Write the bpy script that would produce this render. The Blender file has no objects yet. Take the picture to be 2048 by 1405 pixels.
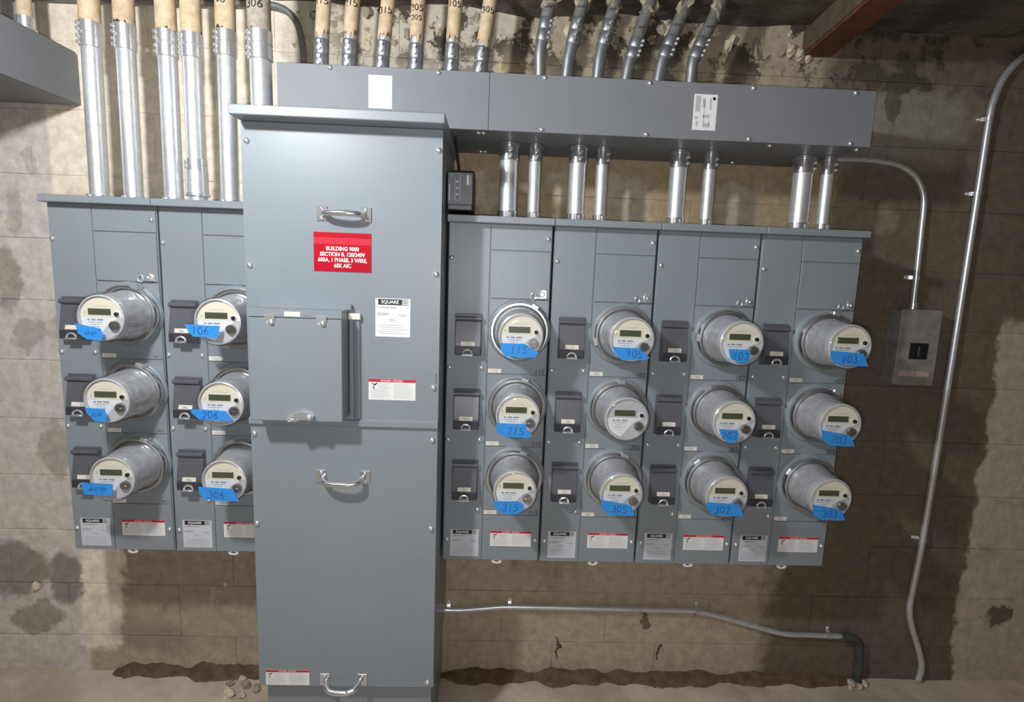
import bpy, bmesh, math, random
from mathutils import Vector, Matrix
random.seed(7)
SC = bpy.context.scene
COL = SC.collection

# ---------------------------------------------------------------- camera, world, lights, exposure
cam = bpy.data.objects.new('camera', bpy.data.cameras.new('camera'))
COL.objects.link(cam)
ri = Vector((0.99894684, -0.02812317, 0.03625338)); up = Vector((-0.03175484, 0.14656882, 0.98869066)); fw = Vector((0.03311873, 0.98880062, -0.14552141))
cam.matrix_world = Matrix(((ri.x, up.x, -fw.x, 1.3267), (ri.y, up.y, -fw.y, -1.7039), (ri.z, up.z, -fw.z, 1.5718), (0, 0, 0, 1)))
cam.data.sensor_width = 36.0
cam.data.lens = 19.445
cam.data.clip_start = 0.02
SC.camera = cam

world = bpy.data.worlds.new('world'); SC.world = world
world.use_nodes = True
world.node_tree.nodes['Background'].inputs[0].default_value = (0.9, 0.95, 1.0, 1)
world.node_tree.nodes['Background'].inputs[1].default_value = 0.0

def point_light(name, loc, watts, radius, color):
    d = bpy.data.lights.new(name, 'POINT'); d.energy = watts; d.shadow_soft_size = radius; d.color = color
    o = bpy.data.objects.new(name, d); COL.objects.link(o); o.location = loc
    return o
point_light('ceiling_lamp_offscreen', (0.47, -1.19, 2.29), 38.0, 0.05, (0.95, 0.98, 1.0))
point_light('camera_flash_offscreen', (1.31, -1.712, 1.552), 17.0, 0.012, (0.98, 0.99, 1.0))
vs = SC.view_settings
vs.view_transform = 'Standard'; vs.look = 'None'; vs.gamma = 1.0; vs.use_curve_mapping = False
vs.exposure = 1.2

# ---------------------------------------------------------------- node helpers and materials
class NT:
    def __init__(s, name):
        s.m = bpy.data.materials.new(name); s.m.use_nodes = True
        s.t = s.m.node_tree; s.n = s.t.nodes; s.b = s.n['Principled BSDF']; s.out = s.n['Material Output']
    def new(s, typ, **kw):
        n = s.n.new(typ)
        for k, v in kw.items(): setattr(n, k, v)
        return n
    def link(s, a, b): s.t.links.new(a, b)
    def put(s, sock, v):
        if isinstance(v, bpy.types.NodeSocket): s.link(v, sock)
        elif isinstance(v, tuple) and len(v) == 3 and sock.type == 'RGBA': sock.default_value = (*v, 1)
        else: sock.default_value = v
    def math(s, op, a, b=0.0, clamp=False):
        n = s.new('ShaderNodeMath', operation=op, use_clamp=clamp); s.put(n.inputs[0], a); s.put(n.inputs[1], b); return n.outputs[0]
    def mul(s, a, b): return s.math('MULTIPLY', a, b)
    def add(s, a, b): return s.math('ADD', a, b)
    def step(s, v, lo, hi):
        n = s.new('ShaderNodeMapRange', interpolation_type='SMOOTHSTEP'); s.put(n.inputs[0], v); n.inputs[1].default_value = lo; n.inputs[2].default_value = hi
        return n.outputs[0]
    def band(s, v, lo, hi, soft=0.02):
        return s.mul(s.step(v, lo - soft, lo + soft), s.math('SUBTRACT', 1.0, s.step(v, hi - soft, hi + soft)))
    def mix(s, f, a, b, mode='MIX'):
        n = s.new('ShaderNodeMix', data_type='RGBA', blend_type=mode); s.put(n.inputs[0], f); s.put(n.inputs[6], a); s.put(n.inputs[7], b); return n.outputs[2]
    def noise(s, vec, scale, detail=3.0, rough=0.55, out=0):
        n = s.new('ShaderNodeTexNoise'); s.put(n.inputs['Vector'], vec); n.inputs['Scale'].default_value = scale
        n.inputs['Detail'].default_value = detail; n.inputs['Roughness'].default_value = rough; return n.outputs[out]
    def pos(s): return s.new('ShaderNodeNewGeometry').outputs['Position']
    def objc(s): return s.new('ShaderNodeTexCoord').outputs['Object']
    def bump(s, h, strength, dist):
        n = s.new('ShaderNodeBump'); n.inputs['Strength'].default_value = strength; n.inputs['Distance'].default_value = dist
        s.put(n.inputs['Height'], h); s.link(n.outputs[0], s.b.inputs['Normal'])

MAT = {}
def simple(name, col, rough=0.5, metal=0.0, var=0.0, vscale=30.0, bump=0.0, bscale=200.0, spec=0.5, rvar=0.0):
    g = NT(name); b = g.b
    b.inputs['Metallic'].default_value = metal; b.inputs['Roughness'].default_value = rough
    b.inputs['Specular IOR Level'].default_value = spec
    p = None
    if var or bump or rvar: p = g.pos()
    if var:
        f = g.noise(p, vscale, 4.0)
        r = g.new('ShaderNodeMapRange'); g.put(r.inputs[0], f); r.inputs[1].default_value = 0.25; r.inputs[2].default_value = 0.75
        r.inputs[3].default_value = 1 - var; r.inputs[4].default_value = 1 + var
        c = g.new('ShaderNodeVectorMath', operation='SCALE'); c.inputs[0].default_value = col; g.put(c.inputs['Scale'], r.outputs[0])
        g.link(c.outputs[0], b.inputs['Base Color'])
    else:
        b.inputs['Base Color'].default_value = (*col, 1)
    if rvar:
        f = g.noise(p, vscale * 0.7, 3.0)
        g.put(b.inputs['Roughness'], g.math('ADD', g.mul(g.math('SUBTRACT', f, 0.5), rvar * 2), rough, True))
    if bump: g.bump(g.noise(p, bscale, 2.0), bump, 0.001)
    MAT[name] = g.m
    return g.m
simple('grey_enamel', (0.235, 0.268, 0.297), 0.39, 0.0, 0.03, 9.0, 0.12, 420.0, 0.45)
simple('wireway_enamel', (0.198, 0.208, 0.228), 0.5, 0.0, 0.04, 9.0, 0.12, 420.0, 0.25)
simple('galvanized', (0.74, 0.76, 0.79), 0.36, 0.65, 0.10, 60.0, 0.06, 90.0, 0.5, 0.08)
simple('dull_galvanized', (0.40, 0.42, 0.45), 0.42, 0.8, 0.15, 38.0, 0.06, 90.0, 0.5, 0.10)
simple('zinc', (0.80, 0.81, 0.83), 0.30, 0.8)
simple('polished', (0.74, 0.75, 0.78), 0.20, 0.9)
simple('ring_steel', (0.78, 0.78, 0.77), 0.25, 1.0)
simple('weathered_pipe', (0.22, 0.22, 0.21), 0.55, 0.4, 0.3, 60.0, 0.2, 150.0)
simple('dark_plastic', (0.105, 0.105, 0.125), 0.36, 0.0, 0.05, 20.0)
simple('darker_plastic', (0.042, 0.043, 0.055), 0.4)
simple('black_plastic', (0.015, 0.015, 0.018), 0.4)
simple('device_face', (0.17, 0.175, 0.21), 0.35)
simple('cream_paint', (0.60, 0.46, 0.30), 0.7, 0.0, 0.24, 45.0, 0.35, 130.0, 0.3)
simple('dirty_cream', (0.36, 0.32, 0.26), 0.75, 0.0, 0.35, 60.0, 0.4, 130.0, 0.3)
simple('white_sticker', (0.80, 0.80, 0.80), 0.45)
simple('ivory_tag', (0.74, 0.71, 0.62), 0.45)
simple('silver_sticker', (0.58, 0.60, 0.66), 0.45)
simple('black_ink', (0.02, 0.02, 0.024), 0.6)
simple('grey_ink', (0.33, 0.33, 0.36), 0.7)
simple('pale_ink', (0.55, 0.55, 0.55), 0.7)
simple('white_ink', (0.9, 0.9, 0.9), 0.5)
simple('red_sticker', (0.44, 0.002, 0.016), 0.4, spec=0.2)
simple('red_band', (0.55, 0.03, 0.055), 0.4, spec=0.2)
simple('danger_red', (0.55, 0.025, 0.05), 0.45)
simple('blue_tape', (0.035, 0.27, 0.72), 0.6, 0.0, 0.10, 70.0, 0.3, 160.0, 0.3)
simple('tape_ink', (0.012, 0.07, 0.26), 0.6)
simple('meter_body', (0.52, 0.52, 0.54), 0.45, 0.25, 0.22, 55.0)
simple('meter_rim', (0.60, 0.60, 0.62), 0.3, 0.1)
simple('face_cream', (0.84, 0.79, 0.62), 0.5)
simple('face_white', (0.86, 0.86, 0.86), 0.5)
simple('face_grey', (0.55, 0.55, 0.57), 0.45)
simple('lcd_olive', (0.085, 0.095, 0.055), 0.25)
simple('knob_metal', (0.42, 0.40, 0.37), 0.25, 0.9, 0.25, 120.0)
simple('pink_sticker', (0.48, 0.34, 0.31), 0.7, 0.0, 0.2, 60.0)
simple('old_enamel', (0.24, 0.235, 0.215), 0.6, 0.0, 0.28, 26.0, 0.2, 120.0)
simple('green_print', (0.05, 0.42, 0.16), 0.4)
simple('old_timber', (0.11, 0.085, 0.06), 0.85, 0.0, 0.35, 30.0, 0.4, 60.0)
simple('soil', (0.13, 0.09, 0.055), 0.95, 0.0, 0.4, 30.0, 0.6, 70.0, 0.2)
simple('rust_steel', (0.16, 0.05, 0.03), 0.75, 0.0, 0.4, 22.0, 0.5, 60.0)
simple('standin', (0.055, 0.065, 0.055), 0.8, 0.0, 0.4, 40.0, 0.5, 80.0)  # dark tone for the elbow that stands in for a wall gap
simple('rubble', (0.34, 0.29, 0.22), 0.9, 0.0, 0.35, 40.0, 0.6, 70.0, 0.2)
simple('pale_rubble', (0.60, 0.52, 0.38), 0.9, 0.0, 0.25, 40.0, 0.6, 70.0, 0.2)
simple('room_concrete', (0.22, 0.19, 0.155), 0.9, 0.0, 0.25, 4.0)

def make_glass():
    g = NT('clear_cover'); g.n.remove(g.b)
    tr = g.new('ShaderNodeBsdfTransparent'); tr.inputs[0].default_value = (0.93, 0.94, 0.95, 1)
    gl = g.new('ShaderNodeBsdfGlossy'); gl.inputs['Color'].default_value = (1, 1, 1, 1); gl.inputs['Roughness'].default_value = 0.06
    lw = g.new('ShaderNodeLayerWeight'); lw.inputs['Blend'].default_value = 0.35
    f = g.math('ADD', g.mul(g.math('POWER', lw.outputs['Facing'], 2.5), 0.55), 0.05, True)
    mx = g.new('ShaderNodeMixShader'); g.put(mx.inputs[0], f); g.link(tr.outputs[0], mx.inputs[1]); g.link(gl.outputs[0], mx.inputs[2])
    g.link(mx.outputs[0], g.out.inputs['Surface']); MAT['clear_cover'] = g.m
make_glass()

def make_wall(name, k):
    g = NT(name); P = g.pos()
    d = g.noise(P, 5.0, 5.0, 0.6, 1)
    dv = g.new('ShaderNodeVectorMath', operation='SUBTRACT'); g.link(d, dv.inputs[0]); dv.inputs[1].default_value = (0.5, 0.5, 0.5)
    ds = g.new('ShaderNodeVectorMath', operation='SCALE'); g.link(dv.outputs[0], ds.inputs[0]); ds.inputs['Scale'].default_value = 0.16
    d2 = g.new('ShaderNodeVectorMath', operation='SUBTRACT'); g.link(g.noise(P, 24.0, 4.0, 0.65, 1), d2.inputs[0]); d2.inputs[1].default_value = (0.5, 0.5, 0.5)
    d3 = g.new('ShaderNodeVectorMath', operation='SCALE'); g.link(d2.outputs[0], d3.inputs[0]); d3.inputs['Scale'].default_value = 0.06
    w0 = g.new('ShaderNodeVectorMath', operation='ADD'); g.link(P, w0.inputs[0]); g.link(d3.outputs[0], w0.inputs[1])
    wv = g.new('ShaderNodeVectorMath', operation='ADD'); g.link(w0.outputs[0], wv.inputs[0]); g.link(ds.outputs[0], wv.inputs[1])
    sx = g.new('ShaderNodeSeparateXYZ'); g.link(wv.outputs[0], sx.inputs[0]); x, z = sx.outputs[0], sx.outputs[2]
    sp = g.new('ShaderNodeSeparateXYZ'); g.link(P, sp.inputs[0]); px, pz = sp.outputs[0], sp.outputs[2]
    c = g.mix(g.step(x, 2.38, 2.48), (0.43, 0.36, 0.26), (0.165, 0.134, 0.10))
    # paint left from an older panel, patches and stains, each with its own outline
    def put(c, m, col): return g.mix(m, c, col)
    c = put(c, g.math('SUBTRACT', 1.0, g.step(px, -0.19, -0.165)), (0.60, 0.555, 0.51))
    c = put(c, g.mul(g.band(px, -0.18, 0.66, 0.008), g.step(z, 1.62, 1.70)), (0.80, 0.715, 0.58))
    c = put(c, g.mul(g.band(x, 0.60, 1.36, 0.05), g.step(z, 2.0, 2.1)), (0.52, 0.47, 0.38))
    c = put(c, g.mul(g.band(x, 1.30, 1.44, 0.02), g.band(z, 2.05, 2.26, 0.02)), (0.60, 0.46, 0.27))
    c = put(c, g.mul(g.band(x, 1.15, 2.52, 0.04), g.band(z, 1.60, 2.0, 0.03)), (0.40, 0.31, 0.19))
    for (a, b, e, f) in ((1.18, 1.33, 1.76, 1.90), (1.50, 1.57, 1.82, 1.90), (1.70, 1.86, 1.72, 1.90), (2.08, 2.26, 1.74, 1.88)):
        c = put(c, g.mul(g.band(x, a, b, 0.015), g.band(z, e, f, 0.015)), (0.48, 0.41, 0.29))
    c = put(c, g.mul(g.band(x, -0.08, 0.70, 0.03), g.band(z, 0.08, 0.75, 0.03)), (0.37, 0.31, 0.225))
    c = put(c, g.mul(g.band(x, -0.185, -0.035, 0.015), g.band(z, 0.09, 0.7, 0.02)), (0.80, 0.71, 0.57))
    blot = g.noise(P, 3.2, 4.0, 0.6)
    c = put(c, g.mul(g.mul(g.step(x, 3.19, 3.215), g.math('SUBTRACT', 1.0, g.step(z, 1.42, 1.48))), 0.95), (0.52, 0.45, 0.37))
    c = put(c, g.mul(g.band(x, 2.42, 2.95, 0.1), g.band(z, 1.98, 2.22, 0.05)), (0.27, 0.245, 0.205))
    c = put(c, g.mul(g.step(blot, 0.56, 0.68), 0.45), (0.20, 0.165, 0.12))
    def blob(c, cx, cz, rx, rz, col, k=0.8):
        ex = g.math('POWER', g.math('ABSOLUTE', g.mul(g.math('SUBTRACT', x, cx), 1 / rx)), 2.0); ez = g.math('POWER', g.math('ABSOLUTE', g.mul(g.math('SUBTRACT', z, cz), 1 / rz)), 2.0)
        return put(c, g.mul(g.math('SUBTRACT', 1.0, g.step(g.add(ex, ez), 0.6, 1.1)), k), col)
    c = blob(c, -0.29, 1.29, 0.055, 0.055, (0.32, 0.30, 0.27), 0.7); c = blob(c, -0.31, 1.72, 0.035, 0.10, (0.36, 0.335, 0.29), 0.6); c = blob(c, -0.235, 1.87, 0.04, 0.04, (0.38, 0.355, 0.30), 0.6)
    c = blob(c, -0.37, 1.48, 0.05, 0.12, (0.28, 0.25, 0.21), 0.7); c = blob(c, -0.24, 0.86, 0.07, 0.10, (0.30, 0.27, 0.23), 0.6); c = blob(c, -0.25, 0.36, 0.08, 0.11, (0.20, 0.165, 0.16), 0.8); c = blob(c, -0.42, 0.40, 0.11, 0.13, (0.21, 0.18, 0.15), 0.8); c = blob(c, -0.36, 0.20, 0.12, 0.06, (0.24, 0.205, 0.17), 0.7)
    c = blob(c, 2.55, 2.16, 0.12, 0.05, (0.30, 0.28, 0.235), 0.8); c = blob(c, 2.70, 2.24, 0.09, 0.04, (0.06, 0.055, 0.035), 0.8); c = blob(c, 2.66, 2.16, 0.03, 0.06, (0.075, 0.07, 0.055), 0.7)
    c = blob(c, 2.62, 1.80, 0.14, 0.07, (0.28, 0.24, 0.18), 0.7); c = blob(c, 1.95, 0.24, 0.02, 0.05, (0.10, 0.075, 0.05), 0.8); c = blob(c, 1.60, 0.10, 0.008, 0.05, (0.07, 0.045, 0.03), 0.9); c = blob(c, 2.02, 0.09, 0.008, 0.035, (0.07, 0.045, 0.03), 0.9)
    c = blob(c, 3.36, 0.30, 0.06, 0.05, (0.07, 0.055, 0.04), 0.8); c = blob(c, 2.90, 0.20, 0.10, 0.12, (0.17, 0.145, 0.125), 0.8)
    grain = g.noise(P, 26.0, 6.0, 0.65)
    r = g.new('ShaderNodeMapRange'); g.put(r.inputs[0], grain); r.inputs[1].default_value = 0.3; r.inputs[2].default_value = 0.7; r.inputs[3].default_value = 0.78 * k; r.inputs[4].default_value = 1.16 * k
    sc = g.new('ShaderNodeVectorMath', operation='SCALE'); g.link(c, sc.inputs[0]); g.put(sc.inputs['Scale'], r.outputs[0])
    # dirt in the broken plaster at the top
    crack = g.mul(g.step(g.noise(P, 9.0, 5.0, 0.7), 0.49, 0.56), g.mul(g.step(x, 0.60, 0.9), g.step(z, 2.14, 2.32)))
    c2 = g.mix(crack, sc.outputs[0], (0.075, 0.062, 0.045))
    g.link(c2, g.b.inputs['Base Color']); g.b.inputs['Roughness'].default_value = 0.88; g.b.inputs['Specular IOR Level'].default_value = 0.25
    g.bump(g.add(g.mul(g.noise(P, 60.0, 5.0, 0.7), 0.5), g.noise(P, 9.0, 4.0, 0.6)), 0.55, 0.006)
    MAT[name] = g.m
make_wall('block_wall', 1.0)

def make_floor():
    g = NT('dirty_floor'); P = g.pos()
    n1 = g.noise(P, 3.0, 5.0, 0.62)
    c = g.mix(g.step(n1, 0.42, 0.62), (0.66, 0.56, 0.47), (0.48, 0.40, 0.32))
    c = g.mix(g.mul(g.noise(P, 50.0, 5.0, 0.7), 0.3), c, (0.20, 0.16, 0.12))
    g.link(c, g.b.inputs['Base Color']); g.b.inputs['Roughness'].default_value = 0.9
    g.bump(g.noise(P, 24.0, 6.0, 0.7), 0.6, 0.01); MAT['dirty_floor'] = g.m
make_floor()
def make_ceiling():
    g = NT('rough_ceiling'); P = g.pos()
    c = g.mix(g.step(g.noise(P, 6.0, 5.0, 0.65), 0.4, 0.65), (0.17, 0.14, 0.115), (0.075, 0.06, 0.05))
    g.link(c, g.b.inputs['Base Color']); g.b.inputs['Roughness'].default_value = 0.95
    g.bump(g.noise(P, 18.0, 6.0, 0.7), 0.8, 0.02); MAT['rough_ceiling'] = g.m
make_ceiling()

# ---------------------------------------------------------------- mesh helpers
def finish(bm, mat, name, smooth=False):
    me = bpy.data.meshes.new(name)
    bmesh.ops.recalc_face_normals(bm, faces=bm.faces)
    bm.to_mesh(me); bm.free()
    if smooth:
        me.polygons.foreach_set('use_smooth', [True] * len(me.polygons))
        try: me.set_sharp_from_angle(angle=math.radians(38))
        except Exception: pass
    me.materials.append(MAT[mat])
    return me
def b_box(bm, x0, x1, y0, y1, z0, z1, bev=0.0, seg=1):
    v = [bm.verts.new(p) for p in ((x0, y0, z0), (x1, y0, z0), (x1, y1, z0), (x0, y1, z0), (x0, y0, z1), (x1, y0, z1), (x1, y1, z1), (x0, y1, z1))]
    fs = [bm.faces.new([v[i] for i in q]) for q in ((0, 1, 5, 4), (1, 2, 6, 5), (2, 3, 7, 6), (3, 0, 4, 7), (4, 5, 6, 7), (3, 2, 1, 0))]
    if bev > 0:
        es = set(e for f in fs for e in f.edges)
        bmesh.ops.bevel(bm, geom=list(es), offset=bev, segments=seg, profile=0.5, affect='EDGES')
def m_box(mat, x0, x1, y0, y1, z0, z1, bev=0.0, seg=1):
    bm = bmesh.new(); b_box(bm, x0, x1, y0, y1, z0, z1, bev, seg); return finish(bm, mat, 'box')
def b_prism(bm, pts, y0, y1):
    a = [bm.verts.new((x, y0, z)) for x, z in pts]; b = [bm.verts.new((x, y1, z)) for x, z in pts]
    n = len(pts); bm.faces.new(a); bm.faces.new(b[::-1])
    for i in range(n): bm.faces.new((a[i], b[i], b[(i + 1) % n], a[(i + 1) % n]))
def m_prism(mat, pts, y0, y1):
    bm = bmesh.new(); b_prism(bm, pts, y0, y1); return finish(bm, mat, 'prism')
def b_xprism(bm, pts, x0, x1):            # profile in (y, z), extruded along x
    a = [bm.verts.new((x0, y, z)) for y, z in pts]; b = [bm.verts.new((x1, y, z)) for y, z in pts]
    n = len(pts); bm.faces.new(a); bm.faces.new(b[::-1])
    for i in range(n): bm.faces.new((a[i], b[i], b[(i + 1) % n], a[(i + 1) % n]))
def m_xprism(mat, pts, x0, x1):
    bm = bmesh.new(); b_xprism(bm, pts, x0, x1); return finish(bm, mat, 'prism')
def b_lathe(bm, prof, seg=40, close=False):   # profile (r, y) about the y axis
    rings = []
    for r, y in prof:
        if r < 1e-6: rings.append([bm.verts.new((0, y, 0))])
        else: rings.append([bm.verts.new((r * math.cos(2 * math.pi * i / seg), y, r * math.sin(2 * math.pi * i / seg))) for i in range(seg)])
    pr = list(zip(rings, rings[1:])) + ([(rings[-1], rings[0])] if close else [])
    for A, B in pr:
        for i in range(seg):
            j = (i + 1) % seg
            if len(A) == 1 and len(B) == 1: continue
            if len(A) == 1: bm.faces.new((A[0], B[i], B[j]))
            elif len(B) == 1: bm.faces.new((A[i], A[j], B[0]))
            else: bm.faces.new((A[i], A[j], B[j], B[i]))
def m_lathe(mat, prof, seg=40, close=False, smooth=True):
    bm = bmesh.new(); b_lathe(bm, prof, seg, close); return finish(bm, mat, 'lathe', smooth)
def b_tube(bm, pts, r, seg=18, caps=True, radii=None):
    pts = [Vector(p) for p in pts]; n = len(pts); rings = []
    ref = None
    for i, p in enumerate(pts):
        t = ((pts[min(i + 1, n - 1)] - p).normalized() + (p - pts[max(i - 1, 0)]).normalized()).normalized()
        if ref is None:
            ref = Vector((0, 1, 0)) if abs(t.y) < 0.9 else Vector((1, 0, 0))
        a = (ref - t * ref.dot(t)).normalized(); b = t.cross(a); ref = a
        rr = radii[i] if radii else r
        rings.append([bm.verts.new(p + (a * math.cos(2 * math.pi * k / seg) + b * math.sin(2 * math.pi * k / seg)) * rr) for k in range(seg)])
    for A, B in zip(rings, rings[1:]):
        for k in range(seg): bm.faces.new((A[k], A[(k + 1) % seg], B[(k + 1) % seg], B[k]))
    if caps: bm.faces.new(rings[0][::-1]); bm.faces.new(rings[-1])
def m_tube(mat, pts, r, seg=18, radii=None):
    bm = bmesh.new(); b_tube(bm, pts, r, seg, True, radii); return finish(bm, mat, 'tube', True)
def smooth_path(pts, k=6):                 # Catmull-Rom through the points
    P = [Vector(p) for p in pts]; P = [P[0] * 2 - P[1]] + P + [P[-1] * 2 - P[-2]]; out = []
    for i in range(1, len(P) - 2):
        a, b, c, d = P[i - 1:i + 3]
        for j in range(k):
            t = j / k
            out.append(0.5 * ((2 * b) + (c - a) * t + (2 * a - 5 * b + 4 * c - d) * t * t + (3 * b - a - 3 * c + d) * t ** 3))
    return out + [P[-2]]
CACHE = {}
def cached(key, fn):
    if key not in CACHE: CACHE[key] = fn()
    return CACHE[key]
def text_mesh(body, size, mat, align='CENTER', bold=0.0, shear=0.0):
    def mk():
        cu = bpy.data.curves.new('t', 'FONT'); cu.body = body; cu.size = size; cu.align_x = align; cu.align_y = 'CENTER'
        cu.offset = bold; cu.shear = shear; cu.resolution_u = 3; cu.space_line = 0.92
        o = bpy.data.objects.new('t', cu); me = bpy.data.meshes.new_from_object(o)
        bpy.data.objects.remove(o); bpy.data.curves.remove(cu)
        for v in me.vertices: v.co = (v.co.x, 0.0, v.co.y)
        me.materials.clear(); me.materials.append(MAT[mat]); return me
    return cached(('text', body, size, mat, align, bold, shear), mk)
def arc(cx, cy, rx, ry, a0, a1, n=9):
    return [(cx + rx * math.cos(math.radians(a0 + (a1 - a0) * i / n)), cy + ry * math.sin(math.radians(a0 + (a1 - a0) * i / n))) for i in range(n + 1)]
GLYPH = {
 '0': [arc(.3, .5, .26, .48, 90, 460, 14)], '1': [[(.34, 1.0), (.28, 0.0)]],
 '2': [arc(.3, .74, .25, .25, 160, -40, 8) + [(.06, .02), (.62, .06)]],
 '3': [arc(.26, .76, .25, .23, 140, -80, 8) + arc(.26, .27, .29, .27, 80, -150, 8)],
 '5': [[(.62, .98), (.16, .96), (.10, .56)] + arc(.26, .32, .30, .29, 90, -140, 9)],
 '6': [[(.46, 1.0), (.14, .60)] + arc(.31, .27, .25, .26, 160, 520, 12)],
 '~': [[(0, .6), (.16, .2), (.2, .85), (.34, .25), (.42, .75), (.55, .3), (.62, .65)]],
 '/': [[(0, .2), (.25, .75), (.3, .25), (.6, .7)]],
}
def m_hand(txt, h, mat, width=None, slant=0.06):
    def mk():
        bm = bmesh.new(); w = (width or h * 0.11) / 2; total = len(txt) * 0.78 * h; rnd = random.Random(txt)
        for k, ch in enumerate(txt):
            oz = rnd.uniform(-.06, .06) * h
            for st in GLYPH.get(ch, []):
                q = [Vector(((k * .78 + a + b * slant) * h - total / 2, b * h - h / 2 + oz)) for a, b in st]
                L = []
                for i, p in enumerate(q):
                    t = (q[min(i + 1, len(q) - 1)] - q[max(i - 1, 0)])
                    t = t.normalized() if t.length > 0 else Vector((1, 0))
                    nrm = Vector((-t.y, t.x)) * w
                    L.append((bm.verts.new((p.x + nrm.x, 0, p.y + nrm.y)), bm.verts.new((p.x - nrm.x, 0, p.y - nrm.y))))
                for A, B in zip(L, L[1:]): bm.faces.new((A[0], A[1], B[1], B[0]))
        return finish(bm, mat, 'hand')
    return cached(('hand', txt, h, mat, width), mk)
def m_lines(mat, rects, y=0.0):            # flat print: a set of little rules standing for the fine text
    bm = bmesh.new()
    for x0, x1, z0, z1 in rects:
        bm.faces.new([bm.verts.new(p) for p in ((x0, y, z0), (x1, y, z0), (x1, y, z1), (x0, y, z1))])
    return finish(bm, mat, 'print')

# ---------------------------------------------------------------- object helpers
def thing(name, label, cat, loc=(0, 0, 0), group=None):
    o = bpy.data.objects.new(name, None); COL.objects.link(o); o.location = loc; o.empty_display_size = 0.05
    o['label'] = label; o['category'] = cat
    if group: o['group'] = group
    return o
def obj(name, me, parent=None, loc=(0, 0, 0), rot=None, label=None):
    o = bpy.data.objects.new(name, me); COL.objects.link(o); o.parent = parent; o.location = loc
    if rot: o.rotation_euler = rot
    if label: o['label'] = label
    return o
def struct(name, me, loc=(0, 0, 0), label=None):
    o = obj(name, me, None, loc); o['kind'] = 'structure'
    if label: o['label'] = label
    return o
def rel(root, *pts):                       # world points -> points in the thing's own frame
    L = root.location
    return [Vector(p) - L for p in pts]

# ---------------------------------------------------------------- the room
WY = 0.265
wall = struct('wall_back', m_box('block_wall', -1.3, 4.2, WY + 0.0035, WY + 0.2, -0.1, 2.7), label='stained concrete block wall behind the meters')
PZ, PX = 0.2117, 0.4064
variants = []
for i in range(8):
    def mk(q=(0.002 if i < 4 else 0.0008)):
        bm = bmesh.new(); b_box(bm, q, PX - q, 0.0, 0.03, q, PZ - q, q * 0.7)
        for v in bm.verts:
            v.co.x += random.uniform(-.5, .5) * q; v.co.z += random.uniform(-.5, .5) * q
        return finish(bm, 'block_wall', 'block')
    variants.append(mk())
for r in range(-1, 12):
    z = 0.137 + PZ * (r - 1)
    for c in range(-3, 10):
        x = -0.44 + PX * c + (PX / 2 if r % 2 else 0)
        if x > 3.9 or x < -1.3: continue
        obj('concrete_block', random.choice(variants[:4] if x < -0.05 else variants[4:]), wall, (x, WY + random.uniform(-.0012, .0012), z))

def bumpy_plane(mat, x0, x1, y0, y1, nx, ny, amp, seed):
    from mathutils import noise
    bm = bmesh.new(); V = []
    for j in range(ny + 1):
        row = []
        for i in range(nx + 1):
            x = x0 + (x1 - x0) * i / nx; y = y0 + (y1 - y0) * j / ny
            row.append(bm.verts.new((x, y, amp * (noise.fractal(Vector((x * 3.1, y * 3.1, seed)), 1.0, 2.0, 4)))))
        V.append(row)
    for j in range(ny):
        for i in range(nx): bm.faces.new((V[j][i], V[j][i + 1], V[j + 1][i + 1], V[j + 1][i]))
    return finish(bm, mat, 'plane', True)
struct('floor', bumpy_plane('dirty_floor', -1.3, 4.2, -3.2, 0.30, 160, 110, 0.012, 3.0), (0, 0, -0.005), 'dirty uneven concrete floor')
struct('ceiling', bumpy_plane('rough_ceiling', -1.3, 4.2, -3.2, 0.30, 160, 110, 0.018, 9.0), (0, 0, 2.412), 'rough dark concrete ceiling')
struct('wall_left', m_box('room_concrete', -1.4, -1.3, -3.2, 0.4, -0.1, 2.7))
struct('wall_right', m_box('room_concrete', 4.2, 4.3, -3.2, 0.4, -0.1, 2.7))
struct('wall_front', m_box('room_concrete', -1.4, 4.3, -3.3, -3.2, -0.1, 2.7))

# broken mortar along the head of the wall
chunks = []
def rock(mat, seed):
    from mathutils import noise
    bm = bmesh.new(); bmesh.ops.create_icosphere(bm, subdivisions=2, radius=1.0)
    for v in bm.verts:
        n = noise.fractal(v.co * 1.3 + Vector((seed, seed * 2, 0)), 1.0, 2.0, 3)
        v.co *= 1 + 0.55 * n
    me = finish(bm, mat, 'rock'); return me
for s in range(6): chunks.append(rock('pale_rubble' if s % 2 else 'rubble', s * 3.7 + 1))
for i in range(90):
    x = random.uniform(0.62, 2.30); z = random.uniform(2.27, 2.41)
    if x > 1.45: z = random.uniform(2.33, 2.42)
    o = obj('mortar_chunk', random.choice(chunks), wall, (x, WY + random.uniform(0.006, 0.016), z), (random.uniform(0, 6), random.uniform(0, 6), random.uniform(0, 6)))
    s = random.uniform(0.008, 0.026); o.scale = (s * random.uniform(.9, 1.8), s * .8, s * random.uniform(.6, 1.1))
for (x, z, s) in ((2.292, 2.338, .019), (2.325, 2.325, .017), (2.355, 2.316, .013), (-0.352, 0.338, .014), (0.345, 0.360, .008)):
    o = obj('mortar_chunk', chunks[1], wall, (x, WY - 0.006, z)); o.scale = (s, s * .8, s * 1.2)

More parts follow.
